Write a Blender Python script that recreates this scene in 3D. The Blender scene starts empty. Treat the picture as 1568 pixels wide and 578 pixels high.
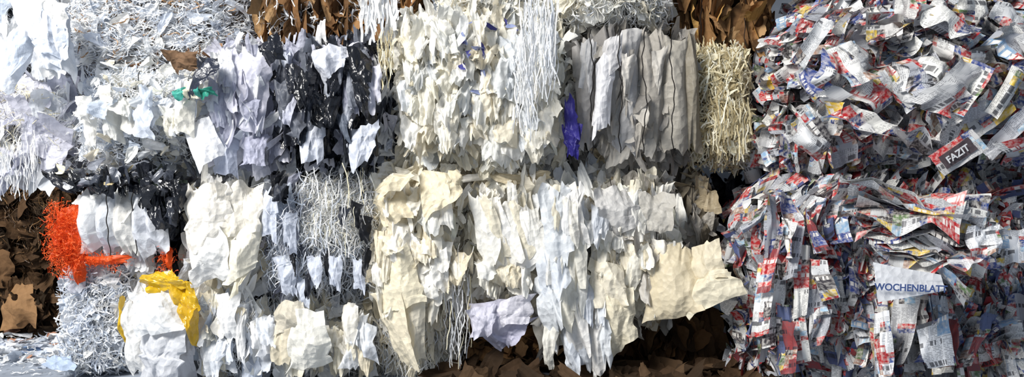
import bpy, math
import numpy as np
rng = np.random.default_rng(11)
S = 192.8; D = 6.0; ZC = 1.52

def W(u, v, y):
    k = (D + y) / D
    return np.array([(u - 784) / S * k, y, ZC + (289 - v) / S * k])

def lin(c):
    c = np.asarray(c, float) / 255.0
    return np.where(c <= 0.04045, c / 12.92, ((c + 0.055) / 1.055) ** 2.4)

def nrmz(a):
    return a / (np.linalg.norm(a, axis=-1, keepdims=True) + 1e-9)

# ---------------------------------------------------------------- palettes
WHITE = [(244,244,243),(236,238,240),(246,245,241),(227,231,237)]
COOL = [(229,234,242),(216,223,235),(239,241,245),(205,214,227)]
CREAM = [(244,239,225),(238,231,211),(246,242,232),(227,217,193),(241,239,232)]
TISSUE = [(245,242,232),(241,237,223),(247,245,239),(233,233,228),(241,233,213)]
BEIGE = [(222,209,180),(204,190,160),(234,223,201),(188,172,142)]
LAV = [(212,212,224),(190,192,207),(228,228,238),(172,174,191)]
GREYB = [(190,184,174),(168,163,155),(203,198,189),(156,152,146),(212,207,199)]  # grey-beige, greyed further to paint dim light onto the film bale
DARK = [(26,28,34),(38,40,48),(18,20,26),(58,62,72)]
GREY = [(112,116,126),(142,146,156),(90,94,104),(184,189,200)]
CARD = [(156,120,82),(138,104,68),(172,138,98),(112,82,54),(90,66,44)]
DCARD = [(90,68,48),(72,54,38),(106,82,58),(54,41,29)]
STRAW = [(230,219,183),(240,233,206),(212,197,156),(194,178,138),(244,240,222)]
NEWS = [(218,217,212),(196,197,198),(228,226,222),(172,174,180)]

def pick(pal, N, jit=0.05):
    p = lin(np.array(pal))
    c = p[rng.integers(0, len(p), N)]
    return np.clip(c * (1 + jit * rng.standard_normal((N, 1))), 0.005, 0.93)

# ---------------------------------------------------------------- materials
def new_mat(name):
    m = bpy.data.materials.new(name); m.use_nodes = True
    nt = m.node_tree; nt.nodes.clear()
    return m, nt, nt.nodes, nt.links

def paper_mat(name, transl=0.25, rough=0.6, spec=0.3, bump=0.35, bscale=22):
    m, nt, N, L = new_mat(name)
    out = N.new('ShaderNodeOutputMaterial'); bs = N.new('ShaderNodeBsdfPrincipled')
    tr = N.new('ShaderNodeBsdfTranslucent'); mx = N.new('ShaderNodeMixShader')
    at = N.new('ShaderNodeAttribute'); at.attribute_name = 'Col'
    tc = N.new('ShaderNodeTexCoord')
    vo = N.new('ShaderNodeTexVoronoi'); vo.inputs['Scale'].default_value = bscale
    no = N.new('ShaderNodeTexNoise'); no.inputs['Scale'].default_value = 14; no.inputs['Detail'].default_value = 5
    L.new(tc.outputs['Object'], no.inputs['Vector'])
    L.new(tc.outputs['Object'], vo.inputs['Vector'])
    add = N.new('ShaderNodeMath'); add.operation = 'ADD'
    L.new(vo.outputs['Distance'], add.inputs[0]); L.new(no.outputs['Fac'], add.inputs[1])
    bp = N.new('ShaderNodeBump'); bp.inputs['Strength'].default_value = bump; bp.inputs['Distance'].default_value = 0.025
    L.new(add.outputs[0], bp.inputs['Height'])
    rp = N.new('ShaderNodeMapRange'); rp.inputs[1].default_value = 0.3; rp.inputs[2].default_value = 0.7
    rp.inputs[3].default_value = 0.88; rp.inputs[4].default_value = 1.04
    L.new(no.outputs['Fac'], rp.inputs[0])
    mul = N.new('ShaderNodeVectorMath'); mul.operation = 'SCALE'
    L.new(at.outputs['Color'], mul.inputs[0]); L.new(rp.outputs[0], mul.inputs['Scale'])
    L.new(mul.outputs[0], bs.inputs['Base Color']); L.new(mul.outputs[0], tr.inputs['Color'])
    bs.inputs['Roughness'].default_value = rough
    bs.inputs['Specular IOR Level'].default_value = spec
    L.new(bp.outputs[0], bs.inputs['Normal'])
    mx.inputs[0].default_value = transl
    L.new(bs.outputs[0], mx.inputs[1]); L.new(tr.outputs[0], mx.inputs[2]); L.new(mx.outputs[0], out.inputs[0])
    return m

def news_mat():
    m, nt, N, L = new_mat('newsprint')
    out = N.new('ShaderNodeOutputMaterial'); bs = N.new('ShaderNodeBsdfPrincipled')
    at = N.new('ShaderNodeAttribute'); at.attribute_name = 'Col'
    uv = N.new('ShaderNodeUVMap'); uv.uv_map = 'UVMap'
    def vm(op, a, b=None):
        n = N.new('ShaderNodeVectorMath'); n.operation = op
        L.new(a, n.inputs[0])
        if b is not None: n.inputs[1].default_value = b
        return n.outputs[0]
    def ma(op, a, b):
        n = N.new('ShaderNodeMath'); n.operation = op
        for i, x in enumerate((a, b)):
            if isinstance(x, (int, float)): n.inputs[i].default_value = x
            else: L.new(x, n.inputs[i])
        return n.outputs[0]
    def cell(sx, sy, off=0.0):
        f = vm('FLOOR', vm('ADD', vm('MULTIPLY', uv.outputs[0], (sx, sy, 1)), (off, off * 1.7, off)))
        w = N.new('ShaderNodeTexWhiteNoise'); w.noise_dimensions = '3D'; L.new(f, w.inputs['Vector'])
        return w.outputs['Value']
    def mix(f, a, b):
        n = N.new('ShaderNodeMix'); n.data_type = 'RGBA'
        L.new(f, n.inputs[0])
        for i, x in ((6, a), (7, b)):
            if isinstance(x, tuple): n.inputs[i].default_value = (*lin(x), 1)
            else: L.new(x, n.inputs[i])
        return n.outputs[2]
    def ramp(src, cols):
        r = N.new('ShaderNodeValToRGB'); r.color_ramp.interpolation = 'CONSTANT'; e = r.color_ramp.elements
        e[0].position = 0; e[0].color = (*lin(cols[0][1]), 1); e[1].position = cols[1][0]; e[1].color = (*lin(cols[1][1]), 1)
        for p, q in cols[2:]:
            k = e.new(p); k.color = (*lin(q), 1)
        L.new(src, r.inputs[0]); return r.outputs[0]
    def noise(scale, lo, hi, det=3):
        no = N.new('ShaderNodeTexNoise'); no.inputs['Scale'].default_value = scale; no.inputs['Detail'].default_value = det
        L.new(uv.outputs[0], no.inputs['Vector'])
        r = N.new('ShaderNodeMapRange'); r.inputs[1].default_value = lo; r.inputs[2].default_value = hi
        L.new(no.outputs['Fac'], r.inputs[0]); return r.outputs[0]
    sep = N.new('ShaderNodeSeparateXYZ'); L.new(uv.outputs[0], sep.inputs[0])
    def band(f, thr, off=0.): return ma('GREATER_THAN', ma('FRACT', ma('ADD', ma('MULTIPLY', sep.outputs[1], f), off), 0), thr)
    line = band(105, .5)
    word = ma('GREATER_THAN', cell(150, 105), 0.3)
    column = ma('GREATER_THAN', ma('FRACT', ma('MULTIPLY', sep.outputs[0], 16), 0), 0.12)
    block = ma('GREATER_THAN', cell(16, 9, 3.3), 0.25)
    text = ma('MULTIPLY', ma('MULTIPLY', line, word), ma('MULTIPLY', column, block))
    c = mix(ma('MULTIPLY', text, 0.55), at.outputs['Color'], (78, 78, 84))
    lett = ma('MULTIPLY', ma('GREATER_THAN', cell(120, 8, 9.1), 0.38), band(8, .76))
    c = mix(ma('MULTIPLY', ma('MULTIPLY', lett, ma('GREATER_THAN', cell(4, 8, 5.2), .55)), .8), c, (44, 44, 52))
    COLS = [(0, (180, 38, 42)), (.20, (54, 76, 136)), (.32, (222, 190, 76)), (.40, (62, 58, 60)), (.54, (156, 188, 210)),
            (.62, (196, 50, 48)), (.74, (100, 126, 80)), (.80, (170, 134, 114)), (.9, (34, 52, 104))]
    n1 = noise(45, .42, .6); n2 = noise(24, .46, .6)
    pm = mix(ma('MULTIPLY', n1, 0.65), ramp(cell(10, 14, 7.7), COLS), (222, 216, 208))
    pm = mix(ma('MULTIPLY', n2, 0.45), pm, (52, 47, 50))
    c = mix(ma('GREATER_THAN', cell(10, 14, 2.1), 0.67), c, pm)
    big = ma('GREATER_THAN', cell(5, 8, 6.4), 0.82)
    bm = ramp(cell(5, 8, 16.4), [(0, (176, 36, 40)), (.38, (52, 70, 134)), (.56, (58, 54, 58)), (.76, (216, 180, 60)), (.84, (130, 164, 196))])
    bm = mix(ma('MULTIPLY', lett, 0.9), bm, (236, 232, 226))
    bm = mix(ma('MULTIPLY', n1, 0.4), bm, (222, 216, 208))
    c = mix(big, c, bm)
    L.new(c, bs.inputs['Base Color'])
    bs.inputs['Roughness'].default_value = 0.4; bs.inputs['Specular IOR Level'].default_value = 0.5
    L.new(bs.outputs[0], out.inputs[0])
    return m

M_PAPER = paper_mat('waste_paper', rough=.48, spec=.38, bump=.38)
M_TISSUE = paper_mat('soft_tissue_paper', transl=0.34, rough=0.5, spec=0.32, bump=0.5, bscale=18)
M_NEWS = news_mat()
M_CARD = paper_mat('corrugated_cardboard', transl=0.0, rough=0.8, spec=0.1, bump=0.3)
M_FOIL = paper_mat('plastic_film', transl=0.22, rough=0.24, spec=0.7, bump=0.55, bscale=14)
MATS = [M_PAPER, M_TISSUE, M_NEWS, M_CARD, M_FOIL]
PAPER, TIS, NW, CB, FOIL = range(5)

# ---------------------------------------------------------------- mesh builder
class MB:
    def __init__(s): s.V=[]; s.F=[]; s.C=[]; s.U=[]; s.M=[]; s.Sm=[]; s.n=0
    def add(s, P, col, mat=0, smooth=False, uv=None):
        N, n, m, _ = P.shape
        idx = np.arange(N*n*m).reshape(N, n, m) + s.n
        f = np.stack([idx[:, :-1, :-1], idx[:, 1:, :-1], idx[:, 1:, 1:], idx[:, :-1, 1:]], -1).reshape(-1, 4)
        s.V.append(P.reshape(-1, 3).copy()); s.F.append(f); s.n += N*n*m
        if col.ndim == 2: col = np.broadcast_to(col[:, None, None, :], P.shape)
        s.C.append(col.reshape(-1, 3))
        s.U.append(np.zeros((N*n*m, 2)) if uv is None else uv.reshape(-1, 2))
        s.M.append(np.full(len(f), mat, np.int32)); s.Sm.append(np.full(len(f), smooth, bool))
    def build(s, name):
        V = np.concatenate(s.V).astype(np.float32); F = np.concatenate(s.F).astype(np.int32)
        V[:, 2] = np.maximum(V[:, 2], .003)
        C = np.concatenate(s.C); U = np.concatenate(s.U)
        me = bpy.data.meshes.new(name)
        me.vertices.add(len(V)); me.vertices.foreach_set('co', V.ravel())
        me.loops.add(F.size); me.loops.foreach_set('vertex_index', F.ravel())
        me.polygons.add(len(F)); me.polygons.foreach_set('loop_start', np.arange(0, F.size, 4, dtype=np.int32))
        me.polygons.foreach_set('material_index', np.concatenate(s.M))
        me.polygons.foreach_set('use_smooth', np.concatenate(s.Sm))
        me.update(calc_edges=True)
        a = me.color_attributes.new('Col', 'FLOAT_COLOR', 'POINT')
        a.data.foreach_set('color', np.concatenate([C, np.ones((len(C), 1))], 1).astype(np.float32).ravel())
        ul = me.uv_layers.new(name='UVMap')
        ul.data.foreach_set('uv', U[F.ravel()].astype(np.float32).ravel())
        for m in MATS: me.materials.append(m)
        ob = bpy.data.objects.new(name, me); bpy.context.collection.objects.link(ob)
        return ob

R = lambda lo, hi, *sh: rng.uniform(lo, hi, sh)
r1 = lambda lo, hi: float(rng.uniform(lo, hi))

def facets(s, t, N, k, an=1.0):
    """crumpled-paper relief: flat facets meeting along sharp ridges"""
    out = 0
    for sg in (1, -1):
        A = R(-1.3, 1.3, N, k, 2); d = None
        for i in range(k):
            q = (s - A[:, i, 0, None, None])**2 + ((t - A[:, i, 1, None, None])/an)**2
            d = q if d is None else np.minimum(d, q)
        out = out + sg*d
    return out

def sheets(mb, c, a, n, L, Wd, col, mat=0, crum=.22, curl=.25, rag=.06, nn=9, mm=12, smooth=False, k=5, an=1.6, tear=1.):
    N = len(c)
    n = nrmz(n - a * np.sum(a*n, -1, keepdims=True)); b = np.cross(a, n)
    s, t = np.meshgrid(np.linspace(-1, 1, nn), np.linspace(-1, 1, mm), indexing='ij')
    s = s[None]; t = t[None]
    r = lambda lo, hi: R(lo, hi, N, 1, 1)
    x = s * (1 + rag*np.sin(r(4, 11)*t + r(0, 6)) + tear*r(-.5, .5)*t + tear*r(-.45, .15)*t*t) + tear*r(-.4, .4)*t
    y = t * (1 + rag*np.sin(r(4, 11)*s + r(0, 6)) + tear*r(-.4, .4)*s + tear*r(-.4, .1)*s*s)
    W_ = Wd[:, None, None]; L_ = L[:, None, None]
    h = crum*W_*facets(s, t, N, k, an) + crum*W_*facets(s, t, N, 13, an)
    h = h + curl*r(-1, 1)*L_*t**2*.5 + curl*r(-1, 1)*W_*s**2 + curl*.5*r(-1, 1)*L_*np.maximum(t-.3, 0)**2
    X = x*W_/2; Y = y*L_/2
    P = c[:, None, None, :] + X[..., None]*b[:, None, None, :] + Y[..., None]*a[:, None, None, :] + h[..., None]*n[:, None, None, :]
    uv = np.stack([s*W_/2 + r(0, 60), t*L_/2 + r(0, 60)], -1)
    mb.add(P, col, mat, smooth, uv)

def strips(mb, c, d, n, L, w, col, mat=0, wave=0.15, m=9, twist=4.):
    N = len(c); d = nrmz(d); n = nrmz(n - d*np.sum(d*n, -1, keepdims=True)); b = np.cross(d, n)
    t = np.linspace(-.5, .5, m)[None]
    r = lambda lo, hi: R(lo, hi, N, 1)
    L_ = L[:, None]
    o1 = wave*L_*(np.sin(r(2, 7)*t + r(0, 6))) + wave*.25*L_*np.sin(r(8, 16)*t + r(0, 6))
    o2 = wave*.7*L_*np.abs(np.sin(r(3, 9)*t + r(0, 6)))
    P = c[:, None, :] + (L_*t)[..., None]*d[:, None, :] + o1[..., None]*b[:, None, :] + o2[..., None]*n[:, None, :]
    tw = (r(0, 6) if twist > 2 else r(-.8, .8)) + r(-1, 1)*twist*t
    wd = (np.cos(tw)[..., None]*b[:, None, :] + np.sin(tw)[..., None]*n[:, None, :])*(w[:, None, None]/2)
    mb.add(np.stack([P - wd, P + wd], 2), col, mat, False)

_ph = rng.uniform(0, 6, (8,)); _fx = rng.uniform(-7, 7, (8,)); _fz = rng.uniform(-7, 7, (8,))
def lump(x, z):
    return sum(np.sin(_fx[i]*x + _fz[i]*z + _ph[i]) for i in range(8))*0.028

def front_pts(rect, y, N, rr=0.14, full=None):
    u0, u1, v0, v1 = rect; f = full or rect
    u = R(u0, u1, N); v = R(v0, v1, N)
    s = 2*(u - f[0])/(f[1]-f[0]) - 1; t = 2*(v - f[2])/(f[3]-f[2]) - 1
    k = (D+y)/D
    X = (u-784)/S*k; Z = ZC + (289-v)/S*k
    Y = y + lump(X, Z) + rr*(np.abs(s)**6 + np.abs(t)**6)
    nn = np.stack([s**5*.9, -np.ones(N), -t**5*.9], -1)
    return np.stack([X, Y, Z], -1), nrmz(nn)

def orient(kind, N, o):
    z = np.tile([0., 0., 1.], (N, 1)); g = rng.standard_normal((N, 3))
    if kind in ('pleat', 'drape'):
        mx = 1.25 if kind == 'pleat' else .75
        a = z + g*(.28 if kind == 'pleat' else .24); a[:, 1] += R(-.2, .6, N); a = nrmz(a); th = R(-mx, mx, N)
        n = np.stack([o[:, 0]*np.cos(th) - o[:, 1]*np.sin(th), o[:, 0]*np.sin(th) + o[:, 1]*np.cos(th), o[:, 2]], -1)
    elif kind == 'fan':
        a = nrmz(np.tile([1., 0., 0.], (N, 1)) + g*.25); th = R(-.4, 1.3, N)
        n = np.stack([np.zeros(N), -np.cos(th), np.sin(th)], -1)
    else:
        n = nrmz(o + g*.55); a = rng.standard_normal((N, 3)); a = nrmz(a - n*np.sum(n*a, -1, keepdims=True))
    return a, n

def passes(mb, rect, y, plist, full=None, rr=.26):
    area = (rect[1]-rect[0])*(rect[3]-rect[2])/S/S*((D+y)/D)**2
    for p in plist:
        kind, dens, pal = p[0], p[1], p[2]; o = dict(p[3]) if len(p) > 3 else {}
        N = max(3, int(dens*area)); reg = o.pop('rect', rect); out = o.pop('out', 0.0)
        if reg is not rect: N = max(3, int(dens*(reg[1]-reg[0])*(reg[3]-reg[2])/S/S))
        c, on = front_pts(reg, y, N, rr, full or rect)
        c = c + on*(R(-.03, .06, N) + out)[:, None]
        emit(mb, kind, c, on, pal, o)

def emit(mb, kind, c, on, pal, o):
    o = dict(o); N = len(c)
    if kind == 'strip':
        dirv = np.array(o.pop('dir', (0, 0, 1.)), float); spread = o.pop('spread', .8)
        Lr = o.pop('L', (.06, .22)); w = o.pop('w', (.004, .009))
        d = nrmz(dirv + spread*rng.standard_normal((N, 3))); d = nrmz(d - .7*on*np.sum(d*on, -1, keepdims=True))
        strips(mb, c, d, on, R(*Lr, N), R(*w, N), pick(pal, N), **o)
    else:
        Lr = o.pop('L', (.14, .36)); w = o.pop('w', (.06, .17))
        a, n = orient(kind, N, on)
        sheets(mb, c, a, n, R(*Lr, N), R(*w, N), pick(pal, N), **o)

def core(mb, rect, y, depth, col, mat=0, gap_shade=.35):  # core colour scaled down to put shade into the gaps between sheets
    u0, u1, v0, v1 = rect
    A = W(u0+6, v1-5, y); B = W(u1-6, v0+5, y)
    hx = (B[0]-A[0])/2; hz = (B[2]-A[2])/2; hy = depth/2
    c = np.array([(A[0]+B[0])/2, y + hy + .09, (A[2]+B[2])/2])
    g = np.linspace(-1, 1, 26)
    a, b = np.meshgrid(g, g, indexing='ij'); o = np.ones_like(a)
    for P in ((a, -o, b), (-a, o, b), (o, a, b), (-o, -a, b), (a, b, o), (a, -b, -o)):
        P = np.stack(P, -1)
        Q = P*(1 - .09*(np.abs(np.roll(P, 1, -1))**6 + np.abs(np.roll(P, 2, -1))**6))
        X = c + Q*np.array([hx, hy, hz])
        X[..., 1] += lump(X[..., 0], X[..., 2])
        X += .008*np.sin(X[..., [1, 2, 0]]*41 + 1)
        mb.add(X[None], np.tile(lin(col)*gap_shade, (1, 1)), mat, False)
    return c, hx, hy, hz

def bale(name, rect, y, depth, ccol, plist, wires=0, mb=None, cmat=0, side=True, rr=.3, extra=None, warp=None, over=.45):
    mb = mb or MB()
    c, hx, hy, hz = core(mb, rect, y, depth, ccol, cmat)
    passes(mb, rect, y, plist, rr=rr)
    if side:
        for p in plist:
            if len(p) > 3 and 'rect' in p[3]: continue
            o = dict(p[3]) if len(p) > 3 else {}; o.pop('out', 0)
            for ax, sg, ar in ((0, -1, hy*hz), (0, 1, hy*hz), (2, 1, hx*hy)):
                N = int(p[1]*ar*4*.3)
                if N < 2: continue
                q = R(-1, 1, N, 3)*.93; q[:, ax] = sg*.93
                on = np.zeros((N, 3)); on[:, ax] = sg
                emit(mb, p[0] if ax == 0 or p[0] == 'strip' else 'flake', c + q*np.array([hx, hy, hz]), on, p[2], o)
    for i in range(wires):
        uu = rect[0] + (rect[1]-rect[0])*(i+.6)/(wires+.2)
        wire(mb, uu, rect[2]+4, rect[3]-4, y-.06)
    if warp:
        for V in mb.V: warp(V)
    if extra:
        extra(mb)
        if over:
            p = plist[0]; o = dict(p[3]) if len(p) > 3 else {}
            o['out'] = .13
            if p[0] != 'strip':
                L0 = o.get('L', (.14, .36)); w0 = o.get('w', (.06, .17)); o['L'] = (L0[0]*.45, L0[1]*.7); o['w'] = (w0[0]*.4, w0[1]*.6)
            passes(mb, rect, y, [(p[0], p[1]*over*(1 if p[0] != 'strip' else .3), p[2], o)], rr=rr)
    return mb.build(name)

def wire(mb, u, v0, v1, y, r=.0035):
    v = np.linspace(v0, v1, 24); k = (D+y)/D
    X = (u-784)/S*k + .012*np.sin(v*.06+u) + .006*np.sin(v*.2); Z = ZC + (289-v)/S*k
    Y = y + lump(X, Z)
    th = np.linspace(0, 2*math.pi, 6)
    P = np.stack([X, Y, Z], -1)[:, None, :] + r*np.stack([np.cos(th), np.sin(th), 0*th], -1)[None]
    mb.add(P[None], lin([[34, 32, 32]]), CB, True)

def hero(mb, pts, col, nn=34, mm=40, crum=.07, rag=.06, bulge=.04, mat=PAPER, smooth=False, k=7, fine=46, curl=.10, wf=None):
    p = [W(*q) for q in pts]
    s, t = np.meshgrid(np.linspace(0, 1, nn), np.linspace(0, 1, mm), indexing='ij')
    s0, t0 = s*2-1, t*2-1
    n = nrmz(np.cross(p[1]-p[0], p[3]-p[0])); n = n if n[1] < 0 else -n
    w_, l_ = np.linalg.norm(p[1]-p[0]), np.linalg.norm(p[3]-p[0])
    size = min(w_, l_)
    def edge(x, kk=7):
        return np.interp(x, np.sort(np.r_[0, R(.08, .92, kk-2), 1]), R(-1, .7, kk))
    def ecurl(x): return np.interp(x, np.linspace(0, 1, 5), R(-1, 1, 5))
    Ls, Rs, Tt, Bt = edge(t), edge(t), edge(s), edge(s)
    ss = s - rag*1.6*Ls*(1-s)**2 + rag*1.6*Rs*s**2
    tt = t - rag*1.6*Tt*(1-t)**2 + rag*1.6*Bt*t**2
    P = ((1-ss)*(1-tt))[..., None]*p[0] + (ss*(1-tt))[..., None]*p[1] + (ss*tt)[..., None]*p[2] + ((1-ss)*tt)[..., None]*p[3]
    h = bulge*(1-s0**2)*(1-t0**2) + curl*size*(ecurl(t)*np.maximum(-s0, 0)**3 + ecurl(t)*np.maximum(s0, 0)**3 + 1.6*ecurl(s)*np.maximum(t0, 0)**3 + ecurl(s)*np.maximum(-t0, 0)**3)
    asp = l_/max(w_, 1e-3); c2 = crum*4.0*size
    ax, ay = (1, asp) if asp > 1 else (1/asp, 1)
    h = h + c2*facets(s0[None]*ax**.5, t0[None]*ay**.5, 1, k, 1.5)[0] + c2*1.6*facets(s0[None], t0[None], 1, fine, 1.5)[0]
    P = P + h[..., None]*n
    if wf:
        P = P.copy(); V = P.reshape(-1, 3); wf(V); P = V.reshape(P.shape)
    uv = np.stack([s*w_ + r1(0, 50), -t*l_ + r1(0, 50)], -1)
    mb.add(P[None], lin([col]), mat, smooth, uv[None])

def scatter(mb, n, box, a, b, cols, y0=-.08, y1=-.2, **kw):
    sm = kw.pop('mixs', True)
    for i in range(n):
        u = r1(box[0], box[1]); v = r1(box[2], box[3]); aa = r1(*a); bb = r1(*b); j = r1(-.35, .35)*aa; q = r1(-.3, .3)*aa
        d = r1(-.05, .06)
        hero(mb, [(u, v, y0+d), (u+aa, v+j, y0-.02+d+r1(-.07, .07)), (u+aa*r1(.5, 1)+q, v+bb, y1+d), (u+q+aa*r1(0, .35), v+bb*r1(.75, 1.05), y1+.03+d)],
             cols[i % len(cols)], smooth=sm and i % 2 == 0, **kw)

# ================================================================= MIDDLE ROW
shredw = dict(L=(.06, .2), w=(.005, .012))
def exA(mb):
    scatter(mb, 9, (-20, 60, -20, 60), (40, 70), (60, 100), COOL + WHITE, crum=.06, mat=FOIL)
bale('white_paper_bale', (-70, 98, -60, 122), .35, 1.1, (205,208,214), [
    ('drape', 70, COOL + WHITE, dict(L=(.25, .6), w=(.15, .35), crum=.12, curl=.1)), ('strip', 200, WHITE, dict(L=(.1, .3)))], wires=2, extra=exA)
bale('shredded_paper_bale', (92, 384, -60, 112), .3, 1.1, (200,180,160), [
    ('strip', 2300, WHITE + COOL + WHITE + [(190,150,110)], dict(dir=(1, 0, .1), spread=.5, **shredw)),
    ('flake', 150, COOL + WHITE, dict(L=(.08, .24), w=(.04, .1))),
    ('flake', 110, [(150,114,82),(120,88,64)], dict(L=(.05, .13), w=(.015, .04), rect=(110, 340, 66, 108), out=.04))])
bale('mixed_paper_bale', (-70, 122, 122, 258), .25, 1.1, (176,178,190), [
    ('drape', 90, LAV + WHITE, dict(L=(.2, .5), w=(.14, .3), crum=.13)),
    ('strip', 900, WHITE + STRAW[:2], dict(L=(.08, .32), spread=1.2)),
    ('strip', 1600, WHITE + STRAW[:2], dict(rect=(-20, 118, 114, 150), dir=(1, 0, 0), spread=.5, L=(.08, .25), out=.05))])
def exD(mb):
    scatter(mb, 22, (115, 285, 112, 192), (20, 42), (26, 54), TISSUE + COOL, mat=TIS, crum=.08, nn=22, mm=26, fine=30)
    scatter(mb, 6, (262, 306, 134, 146), (12, 24), (8, 16), [(70,165,150),(50,145,125)], y0=-.2, y1=-.26, nn=12, mm=12, fine=8)
bale('mixed_paper_bale', (112, 322, 106, 252), .1, 1.1, (200,200,200), [
    ('flake', 260, TISSUE + COOL + WHITE, dict(L=(.08, .24), w=(.05, .13), mat=TIS, crum=.28)),
    ('strip', 1900, WHITE + COOL, dict(dir=(1, 0, 0), spread=1., L=(.05, .18), out=.05))], wires=1, extra=exD)

def exE(mb):
    hero(mb, [(355, 78, .02), (412, 92, -.05), (405, 208, -.12), (350, 190, -.06)], (212,212,225), crum=.05, smooth=True)
    hero(mb, [(322, 120, -.05), (362, 130, -.06), (352, 200, -.12), (325, 190, -.09)], (194,196,214), crum=.06)
    hero(mb, [(281, 196, -.14), (320, 178, -.12), (345, 232, -.18), (302, 264, -.28)], (244,245,248), crum=.03, rag=.012, fine=8)
    hero(mb, [(330, 85, -.0), (358, 78, -.02), (360, 130, -.1), (335, 135, -.08)], (222,224,233), crum=.06)
    hero(mb, [(322, 205, -.04), (368, 195, -.06), (360, 272, -.14), (328, 268, -.12)], (200,206,223), crum=.05)
    hero(mb, [(368, 200, -.04), (412, 205, -.06), (405, 254, -.12), (372, 258, -.12)], (180,182,201), crum=.06)
bale('office_paper_bale', (318, 420, 74, 256), .08, 1.1, (130,130,146), [
    ('pleat', 240, LAV + WHITE, dict(L=(.16, .42), w=(.08, .2), crum=.14))], extra=exE, over=.3)

def exF(mb):
    scatter(mb, 16, (412, 560, 76, 185), (18, 38), (36, 76), DARK[:2] + [(58,62,72),(32,38,50)], mat=FOIL, crum=.07, nn=22, mm=26, fine=24)
    scatter(mb, 15, (415, 560, 76, 180), (14, 32), (36, 76), GREY + LAV + [(222,226,236),(120,128,142)], y0=-.1, y1=-.22, crum=.06, nn=22, mm=26, fine=24)
    scatter(mb, 7, (420, 545, 95, 165), (18, 34), (36, 62), DARK, mat=FOIL, y0=-.17, y1=-.29, crum=.07, nn=20, mm=24, fine=20)
    hero(mb, [(475, 72, -.13), (530, 66, -.13), (528, 105, -.24), (490, 122, -.22)], (212,215,224), crum=.06)
    hero(mb, [(455, 185, -.14), (500, 170, -.12), (495, 248, -.22), (462, 258, -.22)], (223,227,238), crum=.05)
    hero(mb, [(530, 195, -.16), (584, 185, -.14), (572, 238, -.24), (536, 268, -.28)], (212,217,229), crum=.05)
    hero(mb, [(398, 72, -.08), (425, 48, -.1), (436, 92, -.16), (410, 100, -.12)], (28,30,38), mat=FOIL)
bale('black_grey_or_gap_shade_bale', (410, 602, 66, 254), .08, 1.1, (50,52,60), [
    ('pleat', 180, DARK + DARK + GREY + LAV[1:2], dict(L=(.14, .36), w=(.06, .16), mat=FOIL)),
    ('pleat', 150, GREY + LAV + WHITE[:2], dict(L=(.16, .36), w=(.06, .16), out=.03)),
    ('pleat', 300, WHITE + STRAW[:1], dict(rect=(575, 606, 80, 254), L=(.15, .35), w=(.03, .08), out=.04)),
    ('flake', 180, DARK, dict(rect=(402, 470, 52, 84), L=(.1, .22), w=(.05, .12)))], extra=exF, over=.3)

def exG(mb):
    scatter(mb, 100, (602, 828, 24, 196), (18, 46), (28, 68), TISSUE + CREAM[:1] + [(232,234,234),(228,232,236)], y0=-.1, y1=-.24, crum=.08, mat=TIS, nn=24, mm=30, rag=.09, fine=34)
bale('tissue_paper_bale', (600, 872, 22, 248), -.02, 1.1, (205,202,190), [
    ('drape', 230, TISSUE, dict(L=(.16, .38), w=(.07, .18), mat=TIS, crum=.28, curl=.35, rag=.1)),
    ('flake', 230, TISSUE + CREAM, dict(L=(.08, .2), w=(.04, .12), mat=TIS, crum=.28, curl=.4)),
    ('pleat', 130, TISSUE + [(222,227,231)], dict(L=(.14, .36), w=(.06, .15), mat=TIS)),
    ('flake', 90, [(70,70,140),(150,160,200)], dict(rect=(705, 812, 35, 150), L=(.06, .14), w=(.02, .05), out=.14))], extra=exG)

def exH(mb):
    for u, w_, c in ((884, 34, (192,188,184)), (908, 42, (152,148,144)), (940, 46, (208,206,204)), (978, 44, (184,178,168)), (1014, 48, (190,184,172)), (1044, 30, (158,150,134))):
        hero(mb, [(u-6, 45+r1(0, 15), .04), (u+w_-8, 42+r1(0, 15), .06), (u+w_, 224+r1(0, 12), .04), (u-2, 228, .0)],
             c, crum=.035, bulge=.13, mat=TIS, mm=60, k=6, fine=36, smooth=True)
    scatter(mb, 6, (885, 1000, 60, 130), (16, 32), (60, 100), GREYB + [(214,212,210)], y0=-.06, y1=-.1, crum=.04, nn=22, mm=32, fine=24)
    hero(mb, [(912, 95, -.12), (942, 72, -.15), (935, 190, -.22), (905, 215, -.19)], (238,237,239), crum=.04)
    hero(mb, [(925, 60, -.08), (955, 50, -.11), (950, 105, -.16), (915, 125, -.14)], (218,216,216), crum=.05)
    hero(mb, [(890, 60, -.02), (915, 60, -.05), (905, 150, -.1), (886, 140, -.08)], (228,226,224))
    for u in (906, 948, 985, 1030): wire(mb, u, 45, 235, -.13, .0045)
bale('compressed_film_bale', (868, 1066, 42, 252), .12, 1.1, (110,104,96), [  # grey-beige film, its dimmer light put into the greyer palette
    ('drape', 160, GREYB, dict(L=(.2, .45), w=(.08, .18), crum=.15, mat=TIS)),
    ('flake', 330, GREYB[:4] + BEIGE, dict(rect=(880, 1066, 222, 250), L=(.1, .24), w=(.05, .12)))], extra=exH, over=.12)
bale('shredded_paper_bale', (1062, 1158, 64, 252), .1, 1.1, (120,108,80), [
    ('strip', 2600, STRAW, dict(dir=(.1, 0, 1), spread=.5, L=(.06, .2), w=(.006, .014), wave=.06, twist=1.5)),
    ('flake', 150, STRAW, dict(L=(.08, .2), w=(.03, .07)))])
bale('mixed_paper_bale', (1154, 1216, 80, 256), .75, 1., (44,39,35), [  # palette darkened to paint in the shade of the gap beside the newspapers
    ('pleat', 130, [(92,85,78),(70,64,58),(108,100,92)], dict(L=(.16, .4), w=(.08, .16)))])

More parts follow.
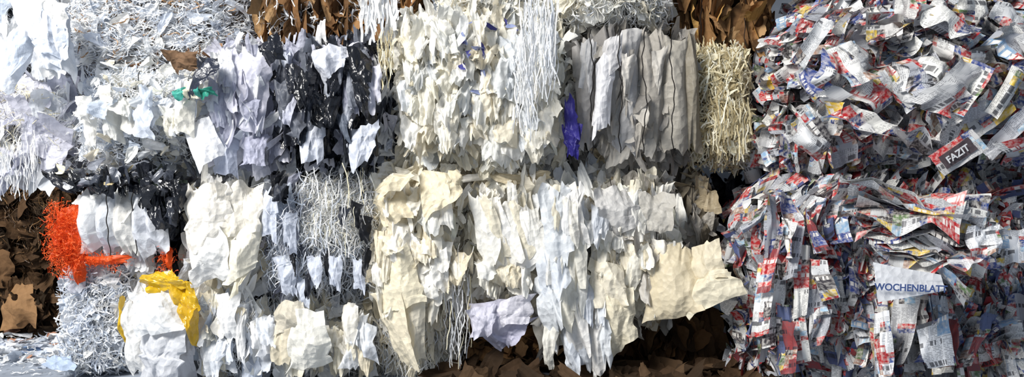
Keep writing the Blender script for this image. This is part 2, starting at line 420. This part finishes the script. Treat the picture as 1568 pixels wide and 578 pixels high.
# top row
bale('cardboard_bale', (376, 640, -70, 64), .35, 1.1, (90,64,40), [
    ('pleat', 190, CARD, dict(L=(.2, .45), w=(.08, .22), mat=CB, crum=.08)),
    ('strip', 500, WHITE, dict(L=(.1, .35), w=(.006, .014)))], cmat=CB)
bale('shredded_paper_bale', (668, 1034, -70, 38), .1, 1.1, (190,188,180), [
    ('strip', 2600, WHITE + TISSUE, dict(dir=(0, 0, 1), spread=.9, **shredw)),
    ('flake', 220, TISSUE, dict(L=(.1, .25), w=(.05, .14), mat=TIS))])
bale('cardboard_bale', (1036, 1186, -70, 72), .4, 1.1, (90,64,36), [
    ('pleat', 150, CARD + [(194,152,90)], dict(L=(.25, .5), w=(.1, .2), mat=CB, crum=.06))], cmat=CB, wires=2)

# ================================================================= LOWER ROWS
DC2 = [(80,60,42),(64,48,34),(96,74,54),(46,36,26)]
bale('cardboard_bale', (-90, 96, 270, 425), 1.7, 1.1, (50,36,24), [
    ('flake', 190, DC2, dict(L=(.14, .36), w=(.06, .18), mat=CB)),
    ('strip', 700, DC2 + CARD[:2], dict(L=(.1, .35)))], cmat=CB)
def exBC(mb):
    hero(mb, [(0, 440, 1.55), (50, 432, 1.55), (62, 500, 1.5), (0, 505, 1.5)], (148,114,80), crum=.04, mat=CB)
    hero(mb, [(-40, 380, 1.55), (20, 385, 1.55), (15, 440, 1.5), (-40, 440, 1.5)], (104,78,54), crum=.05, mat=CB)
bale('cardboard_bale', (-90, 96, 425, 517), 1.65, 1.1, (50,36,24), [
    ('flake', 200, DC2, dict(L=(.15, .4), w=(.1, .22), mat=CB))], cmat=CB, extra=exBC)

def exK(mb):
    for i, u in enumerate((132, 158, 186, 212, 234)):
        hero(mb, [(u-12, 288+r1(0, 8), -.02), (u+22, 292, -.05), (u+28, 378+r1(0, 16), -.1), (u, 400-r1(0, 10), -.03)],
             [(240,242,243), (228,232,238), (241,239,233), (234,237,243), (226,229,236)][i], crum=.045, bulge=.14, mat=FOIL, rag=.06, mm=50, smooth=True)
    for u in (166, 205): wire(mb, u, 290, 392, -.18, .004)
bale('white_plastic_film_bale', (124, 274, 276, 406), .06, 1.1, (150,154,160), [
    ('drape', 160, WHITE, dict(L=(.15, .35), w=(.06, .16), mat=FOIL)),
    ('pleat', 300, DARK, dict(rect=(244, 276, 290, 400), L=(.14, .3), w=(.05, .12), out=.12))], extra=exK, over=.15)

def exL(mb):
    hero(mb, [(280, 285, -.1), (352, 276, -.12), (362, 372, -.22), (290, 395, -.2)], (244,240,231), crum=.055, bulge=.08, fine=60, nn=46, mm=50)
    hero(mb, [(330, 280, -.1), (400, 280, -.08), (402, 350, -.2), (340, 372, -.2)], (239,234,222), crum=.055)
    hero(mb, [(286, 345, -.16), (345, 345, -.2), (352, 430, -.28), (296, 436, -.24)], (242,242,240), crum=.055)
    hero(mb, [(345, 345, -.16), (400, 345, -.18), (388, 412, -.28), (335, 445, -.26)], (244,239,222), crum=.055)
    hero(mb, [(368, 395, -.18), (400, 365, -.16), (374, 432, -.28), (350, 464, -.28)], (240,233,211), crum=.045)
bale('crumpled_paper_bale', (274, 404, 276, 455), .04, 1.1, (176,170,160), [
    ('pleat', 200, CREAM + WHITE, dict(L=(.16, .4), w=(.09, .2)))], extra=exL, over=.25)

def exM(mb):
    for (u, v, a, b) in ((396, 290, 32, 80), (430, 330, 26, 60), (422, 395, 34, 60), (452, 430, 26, 45), (500, 395, 24, 50), (540, 400, 22, 50), (470, 395, 24, 50)):
        hero(mb, [(u, v, -.08), (u+a, v-6, -.12), (u+a-4, v+b, -.2), (u+4, v+b-8, -.14)], (210,216,229))
    scatter(mb, 9, (425, 560, 300, 420), (10, 20), (30, 50), DARK, nn=16, mm=20, fine=16)
    scatter(mb, 4, (412, 428, 266, 285), (18, 26), (26, 44), DARK, y0=-.14, y1=-.2, nn=16, mm=20, fine=16)
bale('shredded_paper_bale', (400, 574, 270, 466), .05, 1.1, (120,122,132), [
    ('strip', 2400, WHITE + COOL, dict(dir=(.1, 0, 1), spread=.55, L=(.08, .28), w=(.004, .01), wave=.1)),
    ('pleat', 150, LAV + COOL + GREY, dict(L=(.14, .34), w=(.06, .14), rect=(400, 470, 275, 470))),
    ('pleat', 260, DARK, dict(L=(.1, .24), w=(.04, .1), rect=(412, 446, 268, 320), out=.05)),
    ('pleat', 150, DARK + GREY, dict(L=(.14, .3), w=(.05, .12), rect=(500, 575, 385, 466))),
    ('strip', 2800, WHITE + TISSUE, dict(dir=(.1, 0, 1), spread=.6, L=(.07, .24), w=(.004, .009), wave=.16, rect=(465, 568, 274, 372), out=.06))], extra=exM)

def exN(mb):
    scatter(mb, 44, (568, 688, 270, 440), (20, 46), (30, 76), CREAM + TISSUE, y0=-.1, y1=-.24, crum=.07, nn=24, mm=30, fine=34)
    hero(mb, [(640, 264, -.14), (705, 262, -.12), (708, 305, -.28), (650, 338, -.28)], (238,227,198), crum=.055)
    hero(mb, [(578, 395, -.16), (628, 380, -.2), (652, 470, -.34), (590, 480, -.26)], (238,229,203), crum=.05)
    hero(mb, [(563, 455, -.18), (620, 440, -.25), (645, 560, -.3), (610, 555, -.22)], (234,224,199), crum=.045)
    hero(mb, [(600, 440, -.22), (655, 450, -.24), (650, 560, -.28), (622, 565, -.24)], (242,234,214), crum=.045)
    hero(mb, [(568, 312, -.1), (600, 274, -.14), (632, 332, -.2), (590, 352, -.16)], (230,218,189), crum=.06)
    hero(mb, [(572, 282, -.12), (640, 262, -.18), (636, 280, -.28), (580, 304, -.24)], (233,223,196), crum=.06)
bale('crumpled_paper_bale', (566, 722, 264, 480), .02, 1.1, (166,158,140), [
    ('pleat', 200, CREAM + TISSUE, dict(L=(.16, .36), w=(.08, .18))),
    ('flake', 120, CREAM + BEIGE[:1], dict(L=(.1, .26), w=(.06, .15))),
    ('fan', 240, BEIGE + CREAM, dict(L=(.16, .36), w=(.05, .11), rect=(566, 722, 262, 284), out=.08)),
    ('strip', 500, TISSUE, dict(L=(.08, .24)))], wires=2, extra=exN)

def exO(mb):
    for i in range(7):
        u = 720+i*13
        hero(mb, [(u, 298+i*4, -.1-.02*i), (u+24, 300+i*3, -.17), (u+50, 392+r1(-8, 8), -.24), (u+18-i*3, 425+r1(-8, 8), -.18)],
             [(242,240,233), (232,225,205), (244,242,237)][i % 3], crum=.05, bulge=.03, nn=20)
    scatter(mb, 10, (722, 790, 395, 440), (22, 42), (28, 52), CREAM + TISSUE, y0=-.16, y1=-.26, nn=24, mm=26, fine=34)
    hero(mb, [(716, 468, -.16), (806, 455, -.22), (800, 516, -.28), (722, 516, -.2)], (206,204,219), crum=.07, smooth=True)
    hero(mb, [(722, 496, -.16), (818, 488, -.24), (795, 524, -.26), (762, 540, -.2)], (196,195,214), crum=.07)
    hero(mb, [(745, 466, -.2), (815, 450, -.28), (812, 494, -.32), (760, 504, -.28)], (222,220,228), crum=.07)
    hero(mb, [(716, 472, -.24), (760, 466, -.28), (758, 512, -.32), (726, 520, -.28)], (212,211,224), crum=.07)
bale('crumpled_paper_bale', (716, 826, 264, 474), .02, 1.1, (166,160,146), [
    ('drape', 200, CREAM + TISSUE, dict(L=(.18, .4), w=(.08, .18))),
    ('flake', 130, CREAM, dict(L=(.1, .24), w=(.06, .12))),
    ('fan', 260, CREAM + BEIGE, dict(L=(.18, .4), w=(.05, .11), rect=(716, 905, 260, 282), out=.08))], extra=exO)

def exP(mb):
    cs = [(235,239,243), (242,240,236), (228,233,240), (238,235,224)]
    for i, (u, v, a, b, s_) in enumerate(((826, 290, 50, 110, 0), (850, 285, 44, 90, 6), (820, 345, 52, 110, 2), (862, 350, 38, 90, -4), (815, 420, 46, 80, 8),
                                     (850, 420, 44, 120, 12), (868, 470, 34, 92, 4), (838, 385, 44, 100, 0), (905, 480, 34, 80, 0), (890, 490, 34, 82, 8), (858, 500, 30, 74, 4))):
        hero(mb, [(u, v, -.16), (u+a, v-4, -.22), (u+a+s_, v+b, -.36), (u+s_+6, v+b+8, -.3)], cs[i % 4], crum=.065, bulge=.06, mat=TIS, rag=.09, mm=50, smooth=i % 2 == 0)
    scatter(mb, 28, (818, 915, 285, 500), (14, 28), (40, 80), WHITE + COOL[:1] + TISSUE, mat=TIS, y0=-.2, y1=-.34, nn=20, mm=30, fine=30, crum=.07)
bale('draped_paper_bale', (822, 905, 270, 500), .02, 1.1, (190,192,192), [
    ('drape', 260, WHITE + TISSUE + COOL[:1], dict(L=(.2, .45), w=(.07, .18), mat=TIS)),
    ('drape', 130, WHITE + TISSUE, dict(L=(.2, .45), w=(.06, .14), rect=(840, 945, 400, 520), mat=TIS, out=.14))], extra=exP, over=.3)

def exQ(mb):
    scatter(mb, 34, (900, 1000, 280, 430), (22, 48), (36, 76), CREAM + TISSUE + GREYB[4:], y0=-.08, y1=-.2, nn=24, mm=30, fine=34, crum=.07)
    hero(mb, [(1008, 365, -.14), (1070, 385, -.22), (1080, 480, -.34), (980, 498, -.2)], (229,216,186), crum=.034, bulge=.09, fine=26, nn=48, mm=48, rag=.05, smooth=True)
    hero(mb, [(1055, 382, -.18), (1104, 366, -.34), (1112, 425, -.46), (1060, 445, -.29)], (233,222,195), crum=.035, fine=20, rag=.04)
    hero(mb, [(1046, 430, -.24), (1112, 410, -.44), (1146, 448, -.52), (1046, 492, -.34)], (241,232,206), crum=.04, fine=22, rag=.04)
    hero(mb, [(900, 395, -.18), (952, 400, -.22), (968, 470, -.32), (912, 480, -.28)], (241,233,213), crum=.05)
    hero(mb, [(920, 450, -.2), (968, 440, -.24), (975, 525, -.32), (932, 552, -.3)], (239,230,205), crum=.05)
    hero(mb, [(905, 290, -.14), (970, 285, -.14), (985, 350, -.22), (920, 360, -.22)], (212,210,207), crum=.05)
    hero(mb, [(975, 295, -.12), (1030, 300, -.12), (1025, 360, -.2), (985, 355, -.2)], (196,192,183), crum=.06)
bale('crumpled_paper_bale', (898, 1042, 270, 494), .02, 1.1, (150,142,128), [
    ('drape', 220, CREAM + TISSUE + GREYB[:2], dict(L=(.16, .4), w=(.08, .2))),
    ('flake', 110, CREAM + BEIGE, dict(L=(.1, .26), w=(.06, .14))),
    ('strip', 400, CREAM, dict(L=(.08, .25)))], wires=2, extra=exQ, over=.25)
bale('mixed_paper_bale', (1036, 1100, 276, 400), .18, 1.1, (80,72,62), [
    ('drape', 220, GREYB[:2] + BEIGE[3:] + [(140,130,112)], dict(L=(.16, .34), w=(.08, .17)))], wires=1)
bale('black_grey_or_gap_shade_bale', (1100, 1190, 274, 420), .7, 1., (16,16,16), [  # black colours painted in for the shade of the dark gap here
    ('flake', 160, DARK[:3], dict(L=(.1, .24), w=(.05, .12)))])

# bottom row
bale('shredded_paper_bale', (88, 216, 404, 576), .08, 1.1, (180,186,200), [
    ('strip', 2800, COOL + WHITE, dict(dir=(0, 0, 1), spread=1.1, L=(.06, .22), w=(.006, .014))),
    ('flake', 220, COOL + WHITE, dict(L=(.08, .2), w=(.04, .1)))])
def exR(mb):
    hero(mb, [(205, 450, -.12), (262, 440, -.16), (292, 505, -.32), (215, 520, -.26)], (231,233,234), crum=.06, bulge=.1, fine=36, nn=46, mm=46)
    hero(mb, [(212, 500, -.22), (292, 492, -.28), (288, 582, -.24), (220, 582, -.2)], (216,218,223), crum=.06, bulge=.1, fine=36, nn=46, mm=46)
    hero(mb, [(188, 470, -.12), (230, 455, -.18), (224, 570, -.2), (194, 575, -.14)], (239,239,237), crum=.06)
    hero(mb, [(262, 520, -.16), (300, 525, -.14), (298, 580, -.16), (270, 582, -.2)], (222,223,228), crum=.06)
bale('crumpled_paper_bale', (205, 304, 420, 580), .06, 1.1, (150,150,148), [
    ('pleat', 220, CREAM + WHITE, dict(L=(.16, .36), w=(.08, .18)))], extra=exR, over=0)
def exS(mb):
    scatter(mb, 22, (418, 545, 465, 540), (18, 36), (36, 80), CREAM + WHITE, y0=-.08, y1=-.2, nn=22, mm=28, fine=34)
    hero(mb, [(418, 462, -.14), (465, 458, -.2), (475, 505, -.26), (425, 515, -.2)], (214,207,190), crum=.05)
    hero(mb, [(430, 480, -.2), (500, 475, -.24), (505, 565, -.28), (440, 570, -.24)], (238,236,227), crum=.06)
def exS0(mb):
    scatter(mb, 20, (300, 400, 450, 540), (18, 36), (36, 80), COOL + WHITE + WHITE, y0=-.08, y1=-.2, nn=22, mm=28, fine=34)
bale('crumpled_paper_bale', (302, 420, 448, 580), .05, 1.1, (156,156,158), [
    ('pleat', 260, WHITE + CREAM + COOL, dict(L=(.14, .36), w=(.07, .18))), ('strip', 900, WHITE, dict(L=(.08, .2), out=.06))], extra=exS0)
bale('crumpled_paper_bale', (416, 572, 464, 580), .05, 1.1, (156,152,140), [
    ('pleat', 260, WHITE + CREAM, dict(L=(.14, .36), w=(.07, .18))), ('strip', 900, WHITE, dict(L=(.08, .2), out=.05))], extra=exS)
bale('shredded_paper_bale', (568, 704, 468, 580), .06, 1.1, (150,142,122), [
    ('strip', 2400, CREAM + WHITE, dict(dir=(0, 0, 1), spread=.4, L=(.12, .3), w=(.005, .012), wave=.08)),
    ('pleat', 150, CREAM, dict(L=(.14, .3), w=(.05, .12)))])
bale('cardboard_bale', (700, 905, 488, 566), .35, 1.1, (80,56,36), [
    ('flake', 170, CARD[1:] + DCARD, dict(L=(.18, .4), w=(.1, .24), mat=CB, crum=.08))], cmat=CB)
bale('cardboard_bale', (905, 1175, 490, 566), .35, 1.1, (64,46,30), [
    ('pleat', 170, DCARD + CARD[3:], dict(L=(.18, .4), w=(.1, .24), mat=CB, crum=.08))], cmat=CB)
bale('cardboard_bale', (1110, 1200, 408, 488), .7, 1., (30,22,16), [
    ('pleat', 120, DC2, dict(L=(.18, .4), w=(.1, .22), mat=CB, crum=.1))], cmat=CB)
mb = MB(); N = 170
c = np.stack([R(-.5, 1.95, N), R(-.7, .35, N), R(.01, .1, N)], -1)
a = nrmz(rng.standard_normal((N, 3))*np.array([1, .6, .25])); n = nrmz(np.array([0, -.5, 1.]) + .3*rng.standard_normal((N, 3)))
sheets(mb, c, a, n, R(.18, .4, N), R(.1, .22, N), pick([(66,50,36),(52,40,29),(80,62,45)], N), mat=CB, crum=.1)
mb.build('cardboard_scrap_pile')

# ================================================================= NEWSPAPERS
news = dict(mat=NW, crum=.09, curl=.4, rag=.01, nn=10, mm=13, k=3, tear=.35)
def bulgeU(V):
    V[:, 1] -= .30*np.exp(-((V[:, 2]-2.25)/.6)**2)*np.exp(-((V[:, 0]-3.4)/1.0)**2)
def warpU(V):
    zt = np.clip((V[:, 2]-2.45)/.55, 0, 1.2); V[:, 0] += .32*zt**1.5*np.clip((3.9-V[:, 0])/1.9, 0, 1)
    bulgeU(V)
def warpL(V):
    zt = np.clip((V[:, 2]-1.2)/.4, 0, 1.2); V[:, 0] += .28*zt**1.5*np.clip((3.4-V[:, 0])/1.6, 0, 1)
NK = dict(crum=.035, rag=.008, mat=NW, nn=22, mm=22, k=4, fine=12, curl=.16)
NH = NEWS + [(190,190,190),(206,204,200)]
def exNU(mb):
    for i in range(56):
        u = r1(1236, 1560); v = r1(10, 222); a = r1(34, 88); b = r1(20, 44)
        th = math.atan2(v-120, u-1400) + math.pi/2 + r1(-.6, .6)
        ca, sa = math.cos(th), math.sin(th); o = r1(.08, .26); ti = r1(-.14, .24); tj = r1(-.1, .1)
        q = [(u+x*ca*a-yy*sa*b, v+x*sa*a+yy*ca*b, -.5-o-ti*yy-tj*x) for x, yy in ((-.5, -.5), (.5, -.5), (.5, .5), (-.5, .5))]
        hero(mb, q, NH[i % 6], bulge=r1(-.06, .1), wf=bulgeU, **NK)
bale('newspaper_bale', (1212, 1640, -60, 256), -.45, 1.3, (40,37,39), [
    ('flake', 110, NEWS, dict(L=(.2, .44), w=(.08, .2), **news)),
    ('fan', 95, NEWS, dict(L=(.22, .46), w=(.07, .18), **news)),
    ('pleat', 60, NEWS, dict(L=(.2, .4), w=(.08, .18), **news)),
    ('flake', 120, NEWS + [(170,52,54),(216,186,90),(70,84,130)], dict(L=(.08, .22), w=(.04, .1), **news))], rr=.5, warp=warpU, extra=exNU, over=0)
def exNL(mb):
    for i in range(64):
        u = r1(1152, 1560); v = r1(320, 570)
        if 1270 < u < 1530 and v < 470: continue
        a = r1(12, 32); b = r1(50, 110); j = r1(-24, 24); tw = r1(-.16, .16)
        hero(mb, [(u, v-b/2, -.6), (u+a, v-b/2+4, -.62+tw), (u+a+j, v+b/2, -.72+tw), (u+j, v+b/2+6, -.68)], (NEWS+[(140,64,66),(94,104,140)])[i % 6], bulge=r1(-.05, .07), **NK)
bale('newspaper_bale', (1150, 1640, 286, 604), -.5, 1.3, (34,30,32), [
    ('pleat', 260, NEWS + NEWS[1:] + [(156,50,54),(72,82,122)], dict(L=(.2, .46), w=(.06, .17), **news)),
    ('flake', 90, NEWS, dict(L=(.14, .3), w=(.06, .16), **news)),
    ('fan', 200, NEWS, dict(L=(.2, .4), w=(.07, .14), rect=(1228, 1600, 274, 298), out=.04, **news))], rr=.34, warp=warpL, extra=exNL, over=0)

mb = MB()
for i in range(20):
    f = i/19.
    u0 = 1284+f*66+r1(-10, 10); v0 = 280+f*104; r_ = 232-f*92+r1(-35, 20); y1 = -1.0-r1(0, .22); dv = r1(-5, 5)
    hero(mb, [(u0, v0, -.66), (u0+r_, v0+40-4*f+dv, y1+.16), (u0+r_+3, v0+56-2*f+dv, y1), (u0+4, v0+17, -.96)],
         NH[i % 6], crum=.05, bulge=.03, rag=.01, mat=NW, nn=44, mm=11, k=4, fine=12, curl=.15)
for q in (([(1450, 395, -1.0), (1502, 375, -1.1), (1522, 402, -1.2), (1470, 434, -1.18)]), ([(1475, 355, -1.1), (1530, 345, -1.12), (1535, 385, -1.22), (1485, 400, -1.2)]),
          ([(1522, 350, -.9), (1572, 345, -.95), (1572, 405, -1.08), (1525, 408, -1.05)]), ([(1410, 500, -.8), (1450, 480, -.9), (1460, 560, -.95), (1425, 565, -.88)]),
          ([(1335, 480, -.75), (1362, 475, -.85), (1375, 575, -.9), (1345, 580, -.85)])):
    hero(mb, q, (228, 229, 231), bulge=.03, **NK)
mb.build('newspaper_stack')

mb = MB()
hero(mb, [(1337, 402, -1.06), (1440, 422, -1.12), (1450, 445, -1.16), (1344, 464, -1.16)], (238,240,243), crum=.006, rag=.01, bulge=.0, k=4, fine=6, curl=0)
fw = mb.build('folded_newspaper')
def letters(txt, u, v, y, size, rot, col, parent, tiltx=90):
    cu = bpy.data.curves.new(txt.lower(), 'FONT'); cu.body = txt; cu.size = size; cu.extrude = .001; cu.offset = .0015
    cu.align_x = 'CENTER'; cu.align_y = 'CENTER'
    m, nt, N, L = new_mat('printing_ink_'+txt.lower()); o = N.new('ShaderNodeOutputMaterial'); b = N.new('ShaderNodeBsdfPrincipled')
    b.inputs['Base Color'].default_value = (*lin(col), 1); L.new(b.outputs[0], o.inputs[0]); cu.materials.append(m)
    ob = bpy.data.objects.new('title_lettering', cu); bpy.context.collection.objects.link(ob)
    ob.location = W(u, v, y); ob.rotation_euler = (math.radians(tiltx), math.radians(rot), 0); ob.parent = parent
letters('WOCHENBLATT', 1395, 442, -1.175, .062, 2, (70,90,140), fw)

mb = MB()
hero(mb, [(1424, 238, -1.04), (1488, 196, -1.04), (1514, 228, -1.08), (1450, 268, -1.08)], (196,194,192), crum=.01, rag=.01, bulge=.0, k=4, fine=6, mat=NW, curl=0)
hero(mb, [(1436, 242, -1.065), (1482, 210, -1.065), (1498, 228, -1.085), (1450, 260, -1.085)], (84,74,78), crum=.004, rag=.01, bulge=.0, k=4, fine=6, curl=0)
fz = mb.build('folded_newspaper')
letters('FAZIT', 1467, 236, -1.095, .064, -34, (220,220,220), fz)

# ================================================================= SINGLE PIECES
OR = [(240,100,36),(224,82,26),(244,118,56)]
mb = MB()
for r_ in ((84, 126, 322, 396), (98, 128, 375, 416), (130, 198, 393, 403), (252, 264, 380, 410)):
    passes(mb, r_, -.02, [('strip', 7000, OR, dict(L=(.03, .1), w=(.003, .007), spread=1.6, wave=.3, out=.06, m=12))], rr=.05)
mb.build('orange_plastic_netting')
mb = MB()
hero(mb, [(82, 320, .0), (122, 313, -.05), (128, 398, -.06), (90, 398, .0)], (236,90,28), crum=.08, bulge=.07, fine=50, nn=40, mm=50)
hero(mb, [(78, 345, .02), (104, 335, -.05), (108, 375, -.06), (84, 380, .0)], (226,80,24), crum=.08, bulge=.05)
hero(mb, [(112, 345, -.02), (132, 340, -.04), (134, 402, -.05), (118, 402, .0)], (222,76,22))
hero(mb, [(100, 385, -.04), (130, 385, -.06), (126, 436, -.08), (116, 430, -.05)], (230,86,28))
hero(mb, [(118, 394, -.06), (198, 390, -.1), (198, 402, -.1), (124, 410, -.06)], (232,90,30), nn=40)
hero(mb, [(254, 372, -.06), (266, 380, -.08), (262, 420, -.1), (256, 410, -.08)], (232,90,30))
mb.build('orange_plastic_bag')
mb = MB()
Y_ = (224,184,36)
hero(mb, [(208, 424, -.14), (262, 413, -.18), (300, 440, -.24), (232, 450, -.2)], Y_, crum=.07, mat=FOIL, fine=26)
hero(mb, [(250, 424, -.16), (303, 434, -.2), (308, 482, -.3), (264, 480, -.28)], (218,176,32), crum=.06, mat=FOIL, fine=26)
hero(mb, [(268, 468, -.3), (308, 470, -.3), (302, 530, -.24), (288, 516, -.3)], (208,166,28), crum=.06, mat=FOIL, fine=20)
hero(mb, [(184, 470, -.03), (197, 452, -.08), (194, 530, -.1), (184, 528, -.06)], Y_, mat=FOIL)
mb.build('yellow_plastic_sheet')
mb = MB()
hero(mb, [(864, 152, -.14), (876, 144, -.18), (894, 225, -.22), (862, 218, -.2)], (54,48,132), crum=.07, rag=.1)
hero(mb, [(863, 195, -.16), (890, 190, -.2), (888, 243, -.24), (868, 240, -.2)], (44,38,120), crum=.07, rag=.1)
mb.build('blue_paper_sheet')
mb = MB()
passes(mb, (88, 280, 266, 286), -.02, [('flake', 330, DARK + GREY[:2], dict(L=(.1, .26), w=(.04, .11), mat=FOIL, out=.12)),
                                  ('flake', 60, STRAW + WHITE, dict(L=(.08, .2), w=(.03, .08), out=.14))])
passes(mb, (240, 282, 272, 340), -.02, [('pleat', 340, DARK + [(50,60,50)], dict(L=(.1, .26), w=(.04, .1), mat=FOIL, out=.12))])
scatter(mb, 16, (88, 262, 262, 278), (16, 34), (14, 30), DARK[:3] + [(70,74,84)], y0=-.14, y1=-.22, mat=FOIL, nn=14, mm=16, fine=12)
scatter(mb, 9, (205, 262, 270, 310), (12, 26), (24, 50), DARK, y0=-.16, y1=-.24, mat=FOIL, nn=14, mm=16, fine=12)
mb.build('black_plastic_scraps')
mb = MB()
hero(mb, [(298, 98, -.16), (328, 88, -.2), (338, 112, -.28), (282, 150, -.24)], (50,54,68), crum=.05, mat=FOIL, fine=16)
hero(mb, [(302, 90, -.14), (336, 90, -.16), (330, 118, -.24), (304, 118, -.22)], (30,32,42), crum=.05, mat=FOIL, fine=16)
hero(mb, [(248, 80, .0), (300, 78, -.06), (308, 106, -.1), (262, 108, -.05)], (110,86,66), mat=CB)
mb.build('black_plastic_sheet')
mb = MB()
def hang(u0, u1, v0, v1, y, N, pal, L=(.2, .6), w=(.004, .009), yj=.05):
    u = R(u0, u1, N); v = R(v0, v1, N); k = (D+y)/D
    c = np.stack([(u-784)/S*k, y + R(-yj, yj, N), ZC+(289-v)/S*k], -1)
    d = np.tile([0., 0., -1.], (N, 1)) + .1*rng.standard_normal((N, 3))
    strips(mb, c, d, np.tile([0., -1., 0.], (N, 1)), R(*L, N), R(*w, N), pick(pal, N), wave=.045, m=18, twist=1.2)
hang(800, 850, 5, 110, -.38, 120, WHITE)
hang(790, 820, 80, 175, -.38, 80, WHITE, L=(.15, .45))
hang(556, 606, -20, 45, .0, 60, WHITE, L=(.15, .35), w=(.012, .03))
hang(0, 55, 225, 285, .12, 80, WHITE, L=(.1, .3))
hang(578, 602, 60, 120, -.1, 40, STRAW, L=(.1, .3))
hang(475, 560, 275, 380, -.16, 40, WHITE + STRAW[:2], L=(.1, .3))
hang(680, 720, 400, 540, -.16, 50, WHITE + STRAW[:2], L=(.12, .4))
hang(1090, 1152, 160, 225, -.05, 40, STRAW, L=(.12, .3), w=(.006, .013))
mb.build('hanging_shredded_paper')
mb = MB()
N = 230
c = np.stack([R(-5.6, -3.5, N), R(.35, 1.6, N), R(.005, .08, N)], -1)
a = nrmz(rng.standard_normal((N, 3))*np.array([1, 1, .2])); n = nrmz(np.array([0, -.25, 1.]) + .3*rng.standard_normal((N, 3)))
sheets(mb, c, a, n, R(.08, .24, N), R(.04, .12, N), pick(WHITE + COOL + COOL + [(130,156,192),(200,150,125)], N))
N = 300
c = np.stack([R(-5.2, -3.45, N), R(.1, 1.5, N), R(.005, .05, N)], -1)
strips(mb, c, rng.standard_normal((N, 3))*np.array([1, 1, .15]), np.tile([0, 0, 1.], (N, 1)), R(.05, .15, N), R(.005, .012, N), pick(WHITE, N))
hero(mb, [(74, 546, -.0), (112, 544, -.0), (116, 566, -.15), (68, 567, -.15)], (190,206,228), nn=24, mm=20)
mb.build('paper_scrap_pile')

# ================================================================= ROOM
def plane(name, verts, mat):
    me = bpy.data.meshes.new(name); me.from_pydata(verts, [], [(0, 1, 2, 3)]); me.materials.append(mat)
    ob = bpy.data.objects.new(name, me); bpy.context.collection.objects.link(ob)
def conc(name, c1, c2, sc):
    m, nt, N, L = new_mat(name); o = N.new('ShaderNodeOutputMaterial'); b = N.new('ShaderNodeBsdfPrincipled')
    tc = N.new('ShaderNodeTexCoord'); no = N.new('ShaderNodeTexNoise'); no.inputs['Scale'].default_value = sc; no.inputs['Detail'].default_value = 8
    r = N.new('ShaderNodeValToRGB'); r.color_ramp.elements[0].position = .3; r.color_ramp.elements[1].position = .7
    r.color_ramp.elements[0].color = (*lin(c1), 1); r.color_ramp.elements[1].color = (*lin(c2), 1)
    L.new(tc.outputs['Object'], no.inputs['Vector']); L.new(no.outputs['Fac'], r.inputs[0]); L.new(r.outputs[0], b.inputs['Base Color'])
    b.inputs['Roughness'].default_value = .55; L.new(b.outputs[0], o.inputs[0]); return m
plane('floor', [(-12, -12, 0), (12, -12, 0), (12, 3.5, 0), (-12, 3.5, 0)], conc('concrete_floor', (132,140,152), (160,168,180), 3))
plane('wall_back', [(-12, 3.4, 0), (12, 3.4, 0), (12, 3.4, 6), (-12, 3.4, 6)], conc('concrete_wall', (84,90,98), (112,118,126), 2))

# ================================================================= LIGHT + CAMERA
def area(name, loc, tgt, sx, sy, e, col):
    from mathutils import Vector
    l = bpy.data.lights.new(name, 'AREA'); l.shape = 'RECTANGLE'; l.size = sx; l.size_y = sy; l.energy = e; l.color = col
    ob = bpy.data.objects.new(name, l); bpy.context.collection.objects.link(ob); ob.location = loc
    ob.rotation_euler = (Vector(tgt)-Vector(loc)).to_track_quat('-Z', 'Y').to_euler()
area('doorway_daylight', (-6.2, -6.4, 8.0), (.2, 0, 1.1), 4.2, 3.6, 2050, (1, .975, .93))
w = bpy.data.worlds.new('sky'); bpy.context.scene.world = w; w.use_nodes = True
bg = w.node_tree.nodes['Background']; bg.inputs[0].default_value = (.66, .79, 1, 1); bg.inputs[1].default_value = .37

cam = bpy.data.cameras.new('camera'); cam.sensor_width = 36; cam.lens = 36*1800/2440
co = bpy.data.objects.new('camera', cam); bpy.context.collection.objects.link(co)
co.location = (0, -D, ZC); co.rotation_euler = (math.radians(90), 0, 0)
bpy.context.scene.camera = co
bpy.context.scene.view_settings.view_transform = 'Standard'
bpy.context.scene.view_settings.look = 'None'
